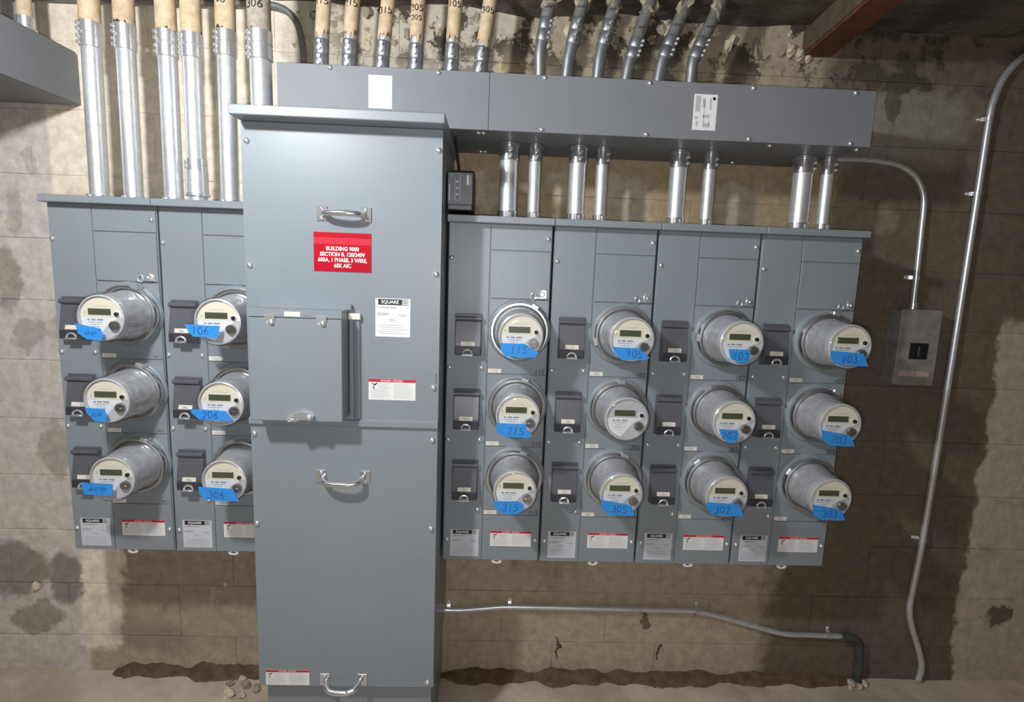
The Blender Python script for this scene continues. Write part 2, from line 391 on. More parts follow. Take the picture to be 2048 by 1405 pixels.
# ridge of soil and crumbled plaster along the wall foot
def soil_ridge(x0, x1, seed, hmax):
    from mathutils import noise
    bm = bmesh.new(); rows = []; n = int((x1 - x0) / 0.012)
    for i in range(n + 1):
        x = x0 + (x1 - x0) * i / n; e = min(1.0, i / 6, (n - i) / 6)
        k = max(0.15, 0.65 + 0.9 * noise.fractal(Vector((x * 9, seed, 0)), 1.0, 2.0, 4)) * e; row = []
        for j, (d, h) in enumerate(((0.004, 1.0), (-0.012, 0.85), (-0.030, 0.45), (-0.052, 0.12), (-0.066, -0.6))):
            q = noise.fractal(Vector((x * 30, j * 2.1, seed)), 1.0, 2.0, 3)
            row.append(bm.verts.new((x, WY + d * (0.5 + k * 0.6) + q * 0.004, h * hmax * k + q * 0.004)))
        rows.append(row)
    for A, B in zip(rows, rows[1:]):
        for j in range(4): bm.faces.new((A[j], B[j], B[j + 1], A[j + 1]))
    return finish(bm, 'soil', 'soil', True)
struct('trim_1', soil_ridge(-0.08, 0.66, 4.0, 0.035), label='ridge of dark soil along the wall foot')
struct('trim_2', soil_ridge(1.16, 2.80, 8.0, 0.026), label='ridge of dark soil along the wall foot')

# ---------------------------------------------------------------- shared small hardware
def screw_mesh():                          # domed head, axis along -y, sits on y = 0
    return cached('screw', lambda: m_lathe('zinc', [(0.0075, 0.0), (0.0075, -0.0018), (0.0058, -0.0045), (0.0028, -0.0062), (0.0, -0.0065)], 12))
def screw(parent, x, z, y=0.0, k=1.0):
    o = obj('screw', screw_mesh(), parent, (x, y, z)); o.scale = (k, k, k); return o

W, CX = 0.32, 0.1302
ZR = [1.0086, 0.8622, 0.6273, 0.3915, 0.1594]      # door top, door bottom, meter panel bottoms
ZT, ZH = 1.086, 1.107                              # underside and top of the hood

def spec_label(parent, x, y, z, w, h, mat, k=1.0):
    s = obj('maker_label', cached(('mk', w, h, mat), lambda: m_box(mat, 0, w, -0.0006, 0, 0, h)), parent, (x, y, z))
    def ink():
        R = []
        rnd = random.Random(3)
        def ln(zf, a, b, t=0.008): R.append((w * a, w * b, h * zf, h * (zf + t * 1.6)))
        ln(.60, .06, .40, .012); ln(.56, .06, .36, .012); ln(.57, .66, .92); ln(.53, .72, .9)
        ln(.45, .38, .56); ln(.42, .42, .60)
        for i in range(5): ln(.30 - i * .055, .06 + rnd.uniform(0, .16), .94 - rnd.uniform(0, .2), .006)
        return m_lines('grey_ink', R, -0.0009)
    obj('print', cached(('ink', w, h, mat), ink), s)
    lw, lh = w * 0.68, h * 0.15
    bar = obj('logo_bar', cached(('bar', lw, lh), lambda: m_box('black_ink', 0, lw, -0.0011, -0.0006, 0, lh)), s, (w * 0.08, 0, h * 0.83))
    obj('lettering', text_mesh('SQUARE', lh * 0.80, 'white_ink', bold=lh * 0.012), s, (w * 0.08 + lw / 2, -0.0015, h * 0.83 + lh / 2)).scale = (1.0, 1, 1)
    b2 = lambda: m_lines('black_ink', [(0, lh * .95, 0, lh * .08), (0, lh * .95, lh * .92, lh), (0, lh * .07, 0, lh), (lh * .88, lh * .95, 0, lh)], -0.0011)
    obj('logo_box', cached(('lb', lh), b2), s, (w * 0.08 + lw + lh * 0.1, 0, h * 0.83))
    obj('lettering', text_mesh('D', lh * 0.75, 'black_ink', bold=lh * 0.015), s, (w * 0.08 + lw + lh * 0.58, -0.0012, h * 0.83 + lh / 2))
    obj('lettering', text_mesh('by Schneider Electric', h * 0.055, 'black_ink', 'LEFT'), s, (w * 0.09, -0.0012, h * 0.765))
    return s
def danger_label(parent, x, y, z, w, h):
    s = obj('danger_label', cached(('dl', w, h), lambda: m_box('white_sticker', 0, w, -0.0006, 0, 0, h)), parent, (x, y, z))
    obj('red_header', cached(('dr', w, h), lambda: m_box('danger_red', 0, w, -0.0010, -0.0006, h * .86, h)), s)
    obj('lettering', text_mesh('DANGER / PELIGRO', h * 0.12, 'white_ink'), s, (w * 0.5, -0.0014, h * 0.93))
    def ink():
        R = []; rnd = random.Random(5)
        for i in range(11):
            zf = .76 - i * .066
            R.append((w * (.20 if i < 4 else .05), w * (.47 - rnd.uniform(0, .08)), h * zf, h * (zf + .022)))
            R.append((w * .53, w * (.95 - rnd.uniform(0, .10)), h * zf, h * (zf + .022)))
        return m_lines('pale_ink', R, -0.0009)
    obj('print', cached(('dink', w, h), ink), s)
    def fig():
        bm = bmesh.new(); k = h
        for q in (((.10, .55), (.16, .60), (.42, .80), (.38, .84)), ((.12, .80), (.36, .74), (.34, .70), (.14, .76)), ((.22, .62), (.28, .64), (.26, .50), (.23, .50))):
            bm.faces.new([bm.verts.new((a * k, -0.0010, b * k)) for a, b in q])
        return finish(bm, 'black_ink', 'fig')
    obj('warning_pictogram', cached(('dfig', h), fig), s)
    return s

# ---------------------------------------------------------------- meter stacks
def stack_meshes():
    C = {}
    C['body'] = m_box('grey_enamel', 0.003, W - 0.003, 0.004, 0.262, 0.0, ZH - 0.004, 0.002)
    C['hood'] = m_box('grey_enamel', 0.0006, W - 0.0006, -0.030, 0.262, ZT, ZH, 0.002)
    C['bp'] = m_box('grey_enamel', 0.005, CX - 0.0012, 0.0, 0.006, 0.002, ZT, 0.0012)
    def pan(z0, z1): return m_box('grey_enamel', CX + 0.0012, W - 0.005, 0.0, 0.006, z0 + 0.001, z1 - 0.001, 0.0012)
    C['top'] = pan(ZR[0], ZT); C['door'] = m_box('grey_enamel', CX + 0.0018, W - 0.0055, -0.0015, 0.006, ZR[1] + 0.0016, ZR[0] - 0.0016, 0.0015)
    C['m0'] = pan(ZR[2], ZR[1]); C['m1'] = pan(ZR[3], ZR[2]); C['m2'] = pan(ZR[4], ZR[3]); C['bot'] = pan(0.002, ZR[4])
    C['collar'] = m_lathe('grey_enamel', [(0.0985, 0.001), (0.0955, -0.005), (0.0915, -0.0085), (0.086, -0.010), (0.078, -0.010), (0.078, 0.001)], 48)
    # breaker cover: hinged dark plastic flap, proud at the foot
    x0, x1 = 0.030, 0.109
    C['frame'] = m_box('dark_plastic', x0 - 0.002, x1 + 0.002, -0.006, 0.001, 0.056, 0.186, 0.002)
    bm = bmesh.new(); b_xprism(bm, [(-0.004, 0.166), (-0.012, 0.164), (-0.026, 0.092), (-0.026, 0.060), (-0.004, 0.060)], x0, x1)
    bmesh.ops.bevel(bm, geom=bm.edges[:], offset=0.0015, segments=1, affect='EDGES'); C['flap'] = finish(bm, 'dark_plastic', 'flap')
    C['hinge'] = m_tube('dark_plastic', [(x0 - 0.001, -0.013, 0.172), (x1 + 0.001, -0.013, 0.172)], 0.0075, 14)
    C['lip'] = m_box('darker_plastic', x0 + 0.001, x1 - 0.001, -0.0285, -0.0255, 0.061, 0.086, 0.001)
    def hasp():
        bm = bmesh.new(); b_tube(bm, [(0.014 * math.cos(a), -0.004, 0.012 * math.sin(a)) for a in [math.pi * k / 8 for k in range(0, 9)]], 0.0032, 8)
        b_box(bm, -0.017, 0.017, -0.012, 0.002, -0.006, -0.001, 0.001); return finish(bm, 'zinc', 'hasp', True)
    C['hasp'] = hasp()
    C['tag'] = m_box('ivory_tag', 0, 0.042, -0.0012, 0, 0, 0.0135, 0.0005)
    def latch():
        bm = bmesh.new(); b_box(bm, -0.019, 0.012, -0.009, 0, -0.013, -0.009, 0.0006); b_box(bm, -0.004, 0.014, -0.003, 0, -0.013, 0.013, 0.001)
        b_lathe(bm, [(0.0085, -0.003), (0.0085, -0.008), (0.006, -0.010), (0.0045, -0.010), (0.0045, -0.006), (0.0, -0.006)], 16)
        b_tube(bm, [(-0.026 + 0.008 * math.cos(a), -0.006, -0.006 + 0.010 * math.sin(a)) for a in [2 * math.pi * k / 12 for k in range(13)]], 0.0016, 6, False)
        return finish(bm, 'zinc', 'latch', True)
    C['latch'] = latch()
    def tab():
        bm = bmesh.new(); n = 20
        o = [(0.017 * math.cos(2 * math.pi * k / n), 0.0085 * math.sin(2 * math.pi * k / n)) for k in range(n)]; i = [(0.007 * math.cos(2 * math.pi * k / n), 0.0035 * math.sin(2 * math.pi * k / n)) for k in range(n)]
        L = [[bm.verts.new((a, y, b)) for a, b in q] for q, y in ((o, 0.0), (i, 0.0), (i, 0.004), (o, 0.004))]
        for A, B in zip(L, L[1:] + L[:1]):
            for k in range(n): bm.faces.new((A[k], A[(k + 1) % n], B[(k + 1) % n], B[k]))
        return finish(bm, 'white_sticker', 'tab')
    C['tab'] = tab()
    return C
SM = stack_meshes()
SCREWS = [(0.304, 1.047), (0.0135, 0.982), (0.0135, 0.644), (0.113, 0.645), (0.0135, 0.411), (0.113, 0.412), (0.113, 0.177), (0.0155, 0.074), (0.305, 0.075)]
def meter_stack(loc, nums, label, sticker, hw=True):
    t = thing('meter_stack', label, 'meter cabinet', loc, 'meter stacks on the block wall')
    obj('body', SM['body'], t); obj('hood', SM['hood'], t); obj('breaker_panel', SM['bp'], t); obj('top_panel', SM['top'], t)
    d = obj('access_door', SM['door'], t); obj('latch', SM['latch'], d, (0.292, -0.0015, 0.880))
    for r in range(3):
        zb = ZR[2 + r]
        p = obj('meter_panel', SM['m%d' % r], t)
        obj('socket_collar', SM['collar'], p, (0.2255, 0, zb + 0.1385))
        if nums:
            g = obj('number_tag', SM['tag'], p, (0.133, 0, zb + 0.0025))
            obj('handwriting', m_hand(nums[r], 0.0135, 'black_ink', 0.0019), p, (0.295, -0.0006, zb + 0.010))
        else:
            obj('number_tag', SM['tag'], p, (0.133, 0, zb + 0.0025)); obj('handwriting', m_hand('~/', 0.010, 'black_ink'), p, (0.295, -0.0006, zb + 0.010))
        b = obj('breaker_cover', SM['flap'], t, (0, 0, zb)); obj('cover_frame', SM['frame'], b); obj('hinge_barrel', SM['hinge'], b); obj('grip_lip', SM['lip'], b)
        obj('padlock_hasp', SM['hasp'], b, (0.069, -0.028, 0.066)); tg = obj('number_tag', SM['tag'], b, (0.048, -0.0265, 0.0885), (-0.19, 0, 0))
        if nums: obj('lettering', text_mesh(nums[r], 0.010, 'grey_ink'), b, (0.069, -0.0290, 0.0955))
    if nums:
        for r in range(3): obj('lettering', text_mesh(nums[r], 0.011, 'grey_ink'), t, (0.154, -0.0018, ZR[2 + r] + 0.0092))
    bp = obj('bottom_panel', SM['bot'], t)
    spec_label(t, 0.027, 0, 0.015, 0.092, 0.093, sticker)
    danger_label(bp, 0.157, 0, 0.052, 0.134, 0.053)
    for x, z in SCREWS: screw(t, x, z)
    obj('mounting_tab', SM['tab'], t, (0.181, 0.006, -0.0045))
    return t
X0 = 1.1776; ZB = 0.62; DZL = 0.0117
stacks = [
 ((0.0, 0, ZB + DZL), None, 'grey meter stack at the end beside the bare block wall, tape writing illegible', 'silver_sticker'),
 ((W, 0, ZB + DZL), ['106', '206', '306'], 'grey meter stack with meters 106, 206 and 306, half behind the tall cabinet', 'silver_sticker'),
 ((X0, 0, ZB), ['115', '215', '315'], 'grey meter stack beside the surge protector, meters 115, 215 and 315', 'silver_sticker'),
 ((X0 + W, 0, ZB), ['105', '205', '305'], 'grey meter stack with meters 105 and 305 and one untaped meter', 'silver_sticker'),
 ((X0 + 2 * W, 0, ZB), ['102', '202', '302'], 'grey meter stack second from the disconnect box, meters 102, 202 and 302', 'silver_sticker'),
 ((X0 + 3 * W, 0, ZB), ['103', '203', '303'], 'grey meter stack at the end beside the old disconnect box', 'silver_sticker')]
for loc, nums, lab, st in stacks: meter_stack(loc, nums, lab, st)

# ---------------------------------------------------------------- electric meters
FY = -0.152                                 # front of the clear cover
def meter_meshes():
    C = {}
    C['ring'] = m_lathe('ring_steel', [(0.0775, -0.010), (0.0865, -0.010), (0.0885, -0.014), (0.0885, -0.030), (0.0865, -0.034), (0.081, -0.034), (0.0785, -0.031)], 56, True)
    C['clasp'] = m_box('zinc', -0.012, 0.012, -0.036, -0.010, -0.004, 0.008, 0.002)
    C['body'] = m_lathe('meter_body', [(0.0, -0.012), (0.0745, -0.012), (0.0745, -0.020), (0.0715, -0.030), (0.063, -0.122), (0.0615, -0.1335), (0.058, -0.1335), (0.058, -0.128), (0.0, -0.128)], 48)
    C['rim'] = m_lathe('meter_rim', [(0.0645, -0.118), (0.0645, -0.137), (0.0605, -0.139), (0.0595, -0.130)], 48)
    C['cover'] = m_lathe('clear_cover', [(0.0795, -0.012), (0.0785, -0.034), (0.0755, -0.060), (0.0705, -0.120), (0.0690, -0.140), (0.0665, -0.149), (0.062, FY), (0.040, FY - 0.0005), (0.0, FY - 0.0005)], 48)
    R = 0.0583
    up_ = [(R * math.cos(a), R * math.sin(a)) for a in [math.asin(0.003 / R) + (math.pi - 2 * math.asin(0.003 / R)) * k / 24 for k in range(25)]]
    C['up'] = m_prism('face_cream', up_, -0.1325, -0.128); C['up_grey'] = m_prism('face_grey', up_, -0.1325, -0.128)
    lo = [(R * math.cos(a), R * math.sin(a)) for a in [math.pi - math.asin(0.003 / R) + (math.pi + 2 * math.asin(0.003 / R)) * k / 24 for k in range(25)]]
    C['lo'] = m_prism('face_grey', lo, -0.1315, -0.128)
    wl = [(-0.0575, 0.0026), (0.0565, 0.0026)] + [(0.038, -0.004), (0.0225, -0.011), (-0.006, -0.047)] + [(R * .985 * math.cos(a), R * .985 * math.sin(a)) for a in [math.radians(d) for d in (258, 245, 232, 220, 208, 195, 185)]]
    C['wl'] = m_prism('face_white', wl[::-1], -0.1322, -0.1312)
    C['lcd'] = {m: m_box(m, -0.0357, 0.0259, -0.1335, -0.132, 0.0080, 0.0255) for m in ('lcd_olive',)}
    C['port'] = m_lathe('black_plastic', [(0.0058, -0.131), (0.0058, -0.139), (0.0045, -0.140), (0.0, -0.140)], 16)
    C['portring'] = m_lathe('face_white', [(0.0085, -0.131), (0.0085, -0.1345), (0.0055, -0.1345), (0.0055, -0.131)], 18, True)
    def knob():
        bm = bmesh.new(); b_lathe(bm, [(0.0135, -0.130), (0.0135, -0.141), (0.0120, -0.143), (0.0, -0.143)], 20); b_box(bm, -0.009, 0.009, -0.1455, -0.1425, -0.002, 0.002, 0.0006)
        return finish(bm, 'knob_metal', 'knob', True)
    C['knob'] = knob()
    C['ink'] = m_lines('grey_ink', [(-0.040, -0.033, -0.0080, -0.0035), (-0.029, -0.017, -0.0080, -0.0035), (-0.013, 0.004, -0.0080, -0.0035), (-0.038, 0.001, -0.0135, -0.0120), (-0.029, -0.026, -.0205, -.018), (-.022, -.018, -.0205, -.018), (-.013, -.009, -.0205, -.018), (-0.033, -0.007, -0.0265, -0.025), (-.03, -.012, -.034, -.0335)], -0.1324)
    C['ink2'] = m_lines('pale_ink', [(-0.022, 0.018, 0.0325, 0.0340), (-0.0475, -0.0435, 0.0090, 0.0175)], -0.1327)
    return C
MM = meter_meshes()
TP = {  # outline of each strip of tape in the plane of the cover's front (x, z about its centre)
 'a': [(-.060, -.0205), (.010, -.0205), (.026, -.031), (.052, -.045), (.041, -.060), (-.044, -.0585), (-.056, -.040)],
 'b': [(-.062, -.0185), (.022, -.0195), (.030, -.040), (.044, -.052), (.030, -.060), (-.036, -.0585), (-.060, -.046)],
 'c': [(-.062, -.0245), (.010, -.0225), (.028, -.034), (.026, -.050), (.006, -.0635), (-.036, -.0615), (-.056, -.046)],
 'd': [(-.060, -.0215), (.020, -.0230), (.033, -.036), (.050, -.049), (.038, -.057), (-.030, -.0590), (-.050, -.040)],
 'e': [(-.064, -.0130), (.012, -.0240), (.028, -.030), (.040, -.058), (.028, -.0605), (-.036, -.0590), (-.060, -.042)],
 'f': [(-.044, -.0170), (.018, -.0170), (.022, -.032), (.016, -.054), (-.010, -.0560), (-.036, -.0450)],
 'g': [(-.050, -.0180), (.004, -.0200), (.010, -.038), (.006, -.056), (-.024, -.0570), (-.044, -.0360)],
 'h': [(-.082, -.0080), (.014, -.0100), (.008, -.042), (-.060, -.0420), (-.074, -.0260)],
 'i': [(-.075, -.0130), (.020, -.0165), (.042, -.044), (.010, -.0450), (-.054, -.0430), (-.076, -.0230)],
 'j': [(-.066, -.0120), (.032, -.0170), (.040, -.034), (.050, -.054), (.012, -.0540), (-.050, -.0500), (-.064, -.0330)],
 'k': [(-.058, -.0150), (.010, -.0280), (.016, -.050), (.008, -.0620), (-.030, -.0580), (-.052, -.0430)],
 'l': [(-.078, -.0080), (.012, -.0100), (.010, -.047), (-.070, -.0430)],
}
def tape_mesh(k):
    def mk():
        bm = bmesh.new(); pts = TP[k]
        b_prism(bm, pts, FY - 0.0022, FY - 0.0012)
        return finish(bm, 'blue_tape', 'tape')
    return cached(('tape', k), mk)
def meter(stack, row, label, tape=None, txt=None, lcd='lcd_olive', grey=False, clasp=70, tx=0.0):
    (sx, sy, sz) = stacks[stack][0]
    left = stack < 2
    t = thing('electric_meter', label, 'electric meter', (sx + 0.2255 + (0.006 if left else 0), 0, sz + ZR[2 + row] + 0.1385), 'electric meters in their sockets')
    obj('sealing_ring', MM['ring'], t)
    a = math.radians(clasp); obj('ring_clasp', MM['clasp'], t, (0.0875 * math.cos(a), 0, 0.0875 * math.sin(a)), (0, math.pi / 2 - a, 0))
    obj('inner_housing', MM['body'], t)
    f = obj('face_plate', MM['up_grey'] if grey else MM['up'], t); obj('lower_plate', MM['lo'], f); obj('white_label', MM['wl'], f); obj('print', MM['ink'], f); obj('print', MM['ink2'], f)
    obj('display', MM['lcd'][lcd], f)
    o = obj('optical_port', MM['port'], t, (0.0434, 0, 0.0115)); obj('port_ring', MM['portring'], o)
    obj('reset_knob', MM['knob'], t, (0.0364, 0, -0.0207))
    obj('face_rim', MM['rim'], t); obj('clear_cover', MM['cover'], t)
    if tape:
        tp = obj('tape_strip', tape_mesh(tape), t)
        if txt:
            P = TP[tape]; cx = sum(p[0] for p in P) / len(P) + tx; cz = sum(p[1] for p in P) / len(P)
            obj('handwriting', m_hand(txt, 0.021 if len(txt) < 4 else 0.016, 'tape_ink', 0.0019), tp, (cx, FY - 0.0026, cz + 0.001))
    return t
L0 = 'glass-covered electric meter, illegible word on blue tape, %s'
meter(0, 0, L0 % 'top one beside the bare block wall', 'k', '~~')
meter(0, 1, L0 % 'middle one beside the bare block wall', 'g', '/~')
meter(0, 2, L0 % 'bottom one beside the bare block wall', 'l', '~/~')
ROW = ('top', 'middle', 'bottom')
OWN = {1: 'stack half hidden by the tall cabinet', 2: 'stack beside the surge protector', 3: 'stack holding one untaped meter', 4: 'second stack from the disconnect box', 5: 'end stack nearest the disconnect box'}
def LN(st, row, num): return '%s electric meter of the %s, blue tape marked %s' % (ROW[row], OWN[st], num)
meter(1, 0, LN(1, 0, '106'), 'h', '106', clasp=250); meter(1, 1, LN(1, 1, '206'), 'i', '206', clasp=200); meter(1, 2, LN(1, 2, '306'), 'j', '306', clasp=110, tx=-.008)
meter(2, 0, LN(2, 0, '115'), 'a', '115', clasp=60); meter(2, 1, LN(2, 1, '215'), 'b', '215', clasp=75); meter(2, 2, LN(2, 2, '315'), 'c', '315', clasp=72)
meter(3, 0, LN(3, 0, '105'), 'd', '105', clasp=195, tx=.006); meter(3, 1, 'glass-covered electric meter with grey face and no tape', None, None, 'lcd_olive', True, clasp=88); meter(3, 2, LN(3, 2, '305'), 'e', '305', clasp=70)
meter(4, 0, LN(4, 0, '102'), 'f', '102', clasp=180); meter(4, 1, LN(4, 1, '202'), 'g', '202', clasp=120); meter(4, 2, LN(4, 2, '302'), 'j', '302', clasp=130, tx=-.01)
meter(5, 0, LN(5, 0, '103'), 'j', '103', clasp=80); meter(5, 1, LN(5, 1, '203'), 'e', '203', clasp=60); meter(5, 2, LN(5, 2, '303'), 'e', '303', clasp=150)

# ---------------------------------------------------------------- tall main cabinet
CB = (0.908, 0.05, 0.0)
cab = thing('main_switch_cabinet', 'tall grey main switch cabinet with red building sign and pull handles', 'electrical cabinet', CB)
def cbx(name, mat, x0, x1, y0, y1, z0, z1, bev=0.0, parent=None, label=None):
    a, b = (x0 - CB[0], x1 - CB[0]), (y0 - CB[1], y1 - CB[1])
    return obj(name, m_box(mat, a[0], a[1], b[0], b[1], z0, z1, bev), parent or cab, label=label)
CY = -0.162
def cl(x, y, z): return (x - CB[0], y - CB[1], z)
cbx('body', 'grey_enamel', 0.6455, 1.1725, CY + 0.006, 0.262, 0.285, 1.955, 0.002)
cbx('base', 'grey_enamel', 0.655, 1.163, CY + 0.035, 0.262, 0.003, 0.286, 0.0, label='recessed grey plinth')
cbx('hood', 'grey_enamel', 0.6425, 1.1845, -0.226, 0.262, 1.9330, 1.9575, 0.002)
bmp = bmesh.new()                           # sheet with a narrow slot cut near its edge
for (xa, xb, za, zb) in ((0.644, 1.1655, 1.125, 1.931), (1.168, 1.174, 1.125, 1.931), (1.1655, 1.168, 1.125, 1.245), (1.1655, 1.168, 1.272, 1.931)):
    b_box(bmp, xa - CB[0], xb - CB[0], CY - CB[1], CY + 0.008 - CB[1], za, zb)
obj('upper_panel', finish(bmp, 'grey_enamel', 'panel'), cab)
cbx('lower_panel', 'grey_enamel', 0.644, 1.174, CY, CY + 0.008, 0.287, 1.113, 0.0015)
o = obj('seam_flange', m_xprism('grey_enamel', [(CY + 0.004, 1.137), (CY - 0.010, 1.131), (CY - 0.010, 1.116), (CY + 0.004, 1.111)], -0.264, 0.266), cab, (0, -CB[1], 0))
for x, z in ((0.659, 1.883), (1.164, 1.879), (0.657, 1.558), (1.162, 1.552), (1.160, 1.232), (0.655, 1.085), (1.159, 1.078), (0.654, 0.814), (1.159, 0.808), (1.156, 0.305)):
    screw(cab, *cl(x, 0, z)[::2], y=CY - CB[1], k=1.15)

def pull_handle(z, xa=0.8535, xb=0.9715, drop=0.0):
    plate = lambda: m_box('polished', -0.0145, 0.0145, -0.003, 0.0, -0.020, 0.020, 0.001)
    h = obj('pull_handle', m_tube('polished', smooth_path([(xa - CB[0] + 0.004, CY - CB[1] - 0.002, z), (xa - CB[0] + 0.014, CY - CB[1] - 0.030, z - drop * .6), (xa - CB[0] + 0.034, CY - CB[1] - 0.040, z - drop),
            (0.9125 - CB[0], CY - CB[1] - 0.043, z - drop), (xb - CB[0] - 0.034, CY - CB[1] - 0.040, z - drop), (xb - CB[0] - 0.014, CY - CB[1] - 0.030, z - drop * .6), (xb - CB[0] - 0.004, CY - CB[1] - 0.002, z)], 5),
            0.0083, 14), cab)
    for x in (xa, xb):
        obj('mounting_plate', cached('hplate', plate), h, cl(x, CY, z))
        for dz in (-0.013, 0.013): screw(h, x - CB[0], z + dz, CY - CB[1] - 0.003, 0.75)
pull_handle(1.703); pull_handle(0.962, 0.8415, 0.9675, 0.008); pull_handle(0.312, 0.843, 0.957, 0.012)

# breaker compartment on the cabinet's front
BX0, BX1, BZ0, BZ1, BY = 0.678, 0.9235, 1.146, 1.447, -0.234
bc = cbx('breaker_compartment', 'grey_enamel', BX0, BX1, BY + 0.006, CY + 0.002, BZ0, BZ1, 0.002)
cbx('compartment_header', 'grey_enamel', BX0, BX1, BY, BY + 0.010, 1.426, BZ1, 0.0012, bc)
dr = cbx('compartment_door', 'grey_enamel', BX0 + 0.002, BX1 - 0.0005, BY - 0.002, BY + 0.008, BZ0 - 0.001, 1.4235, 0.0015, bc)
for x in (0.7365, 0.871):
    hg = cbx('hinge', 'zinc', x - 0.0135, x + 0.0135, BY - 0.006, BY, 1.418, 1.432, 0.001, bc)
    cbx('hinge', 'galvanized', x - 0.011, x + 0.012, BY - 0.004, BY, 1.407, 1.418, 0.001, bc)
    obj('screw', screw_mesh(), bc, cl(x + 0.004, BY - 0.004, 1.4125))
st = cbx('name_sticker', 'ivory_tag', 0.773, 0.815, BY - 0.0008, BY, 1.4285, 1.4415, 0.0, bc)
obj('handwriting', m_hand('~/~', 0.009, 'grey_ink'), bc, cl(0.833, BY - 0.0008, 1.434))
cbx('sill', 'grey_enamel', 0.681, 0.934, CY - 0.016, CY + 0.002, 1.445, 1.461, 0.002)
def door_latch():
    bm = bmesh.new()
    b_prism(bm, [(0.849, 1.1635), (0.842, 1.170), (0.814, 1.1735), (0.798, 1.168), (0.790, 1.160), (0.777, 1.153), (0.778, 1.1485), (0.800, 1.146), (0.812, 1.152), (0.832, 1.152), (0.846, 1.150)], -0.247, -0.236)
    for v in bm.verts: v.co.x -= CB[0]; v.co.y -= CB[1]
    return finish(bm, 'zinc', 'latch')
dl_ = obj('door_latch', door_latch(), bc); obj('screw', screw_mesh(), bc, cl(0.8385, -0.247, 1.1585)).scale = (1.2, 1.2, 1.2)
obj('latch_eye', m_lathe('zinc', [(0.0042, 0.0), (0.0042, -0.003), (0.0072, -0.003), (0.0072, 0.0)], 16, True), bc, cl(0.787, -0.2472, 1.1505)).scale = (1, 1, .6)
# raised channel beside the compartment
ch = cbx('side_channel', 'grey_enamel', 0.9255, 0.9385, CY - 0.012, CY + 0.002, 1.135, 1.43, 0.003)
cbx('side_channel', 'grey_enamel', 0.944, 0.955, CY - 0.008, CY + 0.002, 1.135, 1.43, 0.003)
cbx('channel_cap', 'ivory_tag', 0.9245, 0.9570, CY - 0.014, CY - 0.002, 1.420, 1.437, 0.001)
# signs and stickers
spec_label(cab, *cl(0.996, CY, 1.374), 0.096, 0.107, 'white_sticker')
danger_label(cab, *cl(0.977, CY, 1.193), 0.132, 0.060)
danger_label(cab, *cl(0.665, CY, 0.291), 0.131, 0.050)
sg = cbx('building_sign', 'red_sticker', 0.830, 0.985, CY - 0.0015, CY, 1.549, 1.654, 0.0, label='red engraved sign with white building lettering')
cbx('pale_stripe', 'red_band', 0.8305, 0.9845, CY - 0.002, CY - 0.001, 1.622, 1.640, 0.0, sg)
for i, ln in enumerate(('BUILDING 9000', 'SECTION B, 120/240V', '600A, 1 PHASE, 3 WIRE,', '65K AIC')):
    obj('lettering', text_mesh(ln, 0.0148, 'white_ink', bold=0.0004), sg, cl(0.9075, CY - 0.0026, 1.6105 - i * 0.0152)).scale = (0.88, 1, 1)

# ---------------------------------------------------------------- wireways
TW = (1.55, 0.1, 1.957)
ww = thing('wireway', 'long grey wireway box across the top of the meters', 'wireway', TW)
def tw(x, y, z): return (x - TW[0], y - TW[1], z - TW[2])
def twx(name, mat, x0, x1, y0, y1, z0, z1, bev=0.0, parent=None):
    a = tw(x0, y0, z0); b = tw(x1, y1, z1)
    return obj(name, m_box(mat, a[0], b[0], a[1], b[1], a[2], b[2], bev), parent or ww)
TYF, TZ0, TZ1 = -0.07, 1.958, 2.112
twx('body', 'wireway_enamel', 0.708, 2.392, TYF + 0.004, 0.262, TZ0 + 0.001, TZ1 - 0.001, 0.001)
twx('cover_panel', 'wireway_enamel', 0.707, 1.2915, TYF, TYF + 0.006, TZ0, TZ1, 0.0012)
twx('cover_panel', 'wireway_enamel', 1.2925, 2.393, TYF, TYF + 0.006, TZ0, TZ1, 0.0012)
for x in (0.852, 1.150, 1.445, 1.741, 2.036, 2.331): screw(ww, *tw(x, 0, TZ1 - 0.008)[::2], y=TYF - TW[1], k=.9)
for x in (1.442, 1.740, 2.036, 2.333): screw(ww, *tw(x, 0, TZ0 + 0.008)[::2], y=TYF - TW[1], k=.9)
for x in (1.262, 1.277, 2.115, 2.375):     # screws in the underside
    for y in (-0.035, 0.225):
        obj('screw', screw_mesh(), ww, tw(x, y, TZ0 + 0.001), (math.pi / 2, 0, 0))
s1 = twx('sticker', 'white_sticker', 0.957, 1.022, TYF - 0.0006, TYF, 2.003, 2.090)
obj('print', m_lines('pale_ink', [(*(lambda a: (a, a + 0.001))(0.972 + i * 0.009 - TW[0]), 2.015 + (i % 3) * .008 - TW[2], 2.078 - (i % 2) * .01 - TW[2]) for i in range(5)], TYF - 0.001 - TW[1]), s1)
s2 = twx('sticker', 'white_sticker', 1.8695, 1.9365, TYF - 0.0006, TYF, 1.984, 2.081)
def ink2():
    R = []
    for (xa, xb, za, zb) in ((.006, .020, .050, .092), (.030, .033, .02, .08), (.026, .036, .062, .086), (.046, .054, .055, .086), (.028, .050, .034, .042), (.030, .052, .008, .020), (.047, .052, .012, .026), (.006, .016, .030, .037), (.010, .017, .010, .024)):
        n = max(1, int((xb - xa) / .0028))
        for k in range(n): R.append((1.8695 - TW[0] + xa + k * .0028, 1.8695 - TW[0] + xa + k * .0028 + .0016, 1.984 - TW[2] + za, 1.984 - TW[2] + zb))
    return m_lines('grey_ink', R, TYF - 0.001 - TW[1])
obj('print', ink2(), s2)
obj('logo_dot', m_lathe('black_ink', [(0.0045, 0), (0.0045, -0.0005), (0, -0.0005)], 14), s2, tw(1.927, TYF - 0.0006, 2.070))

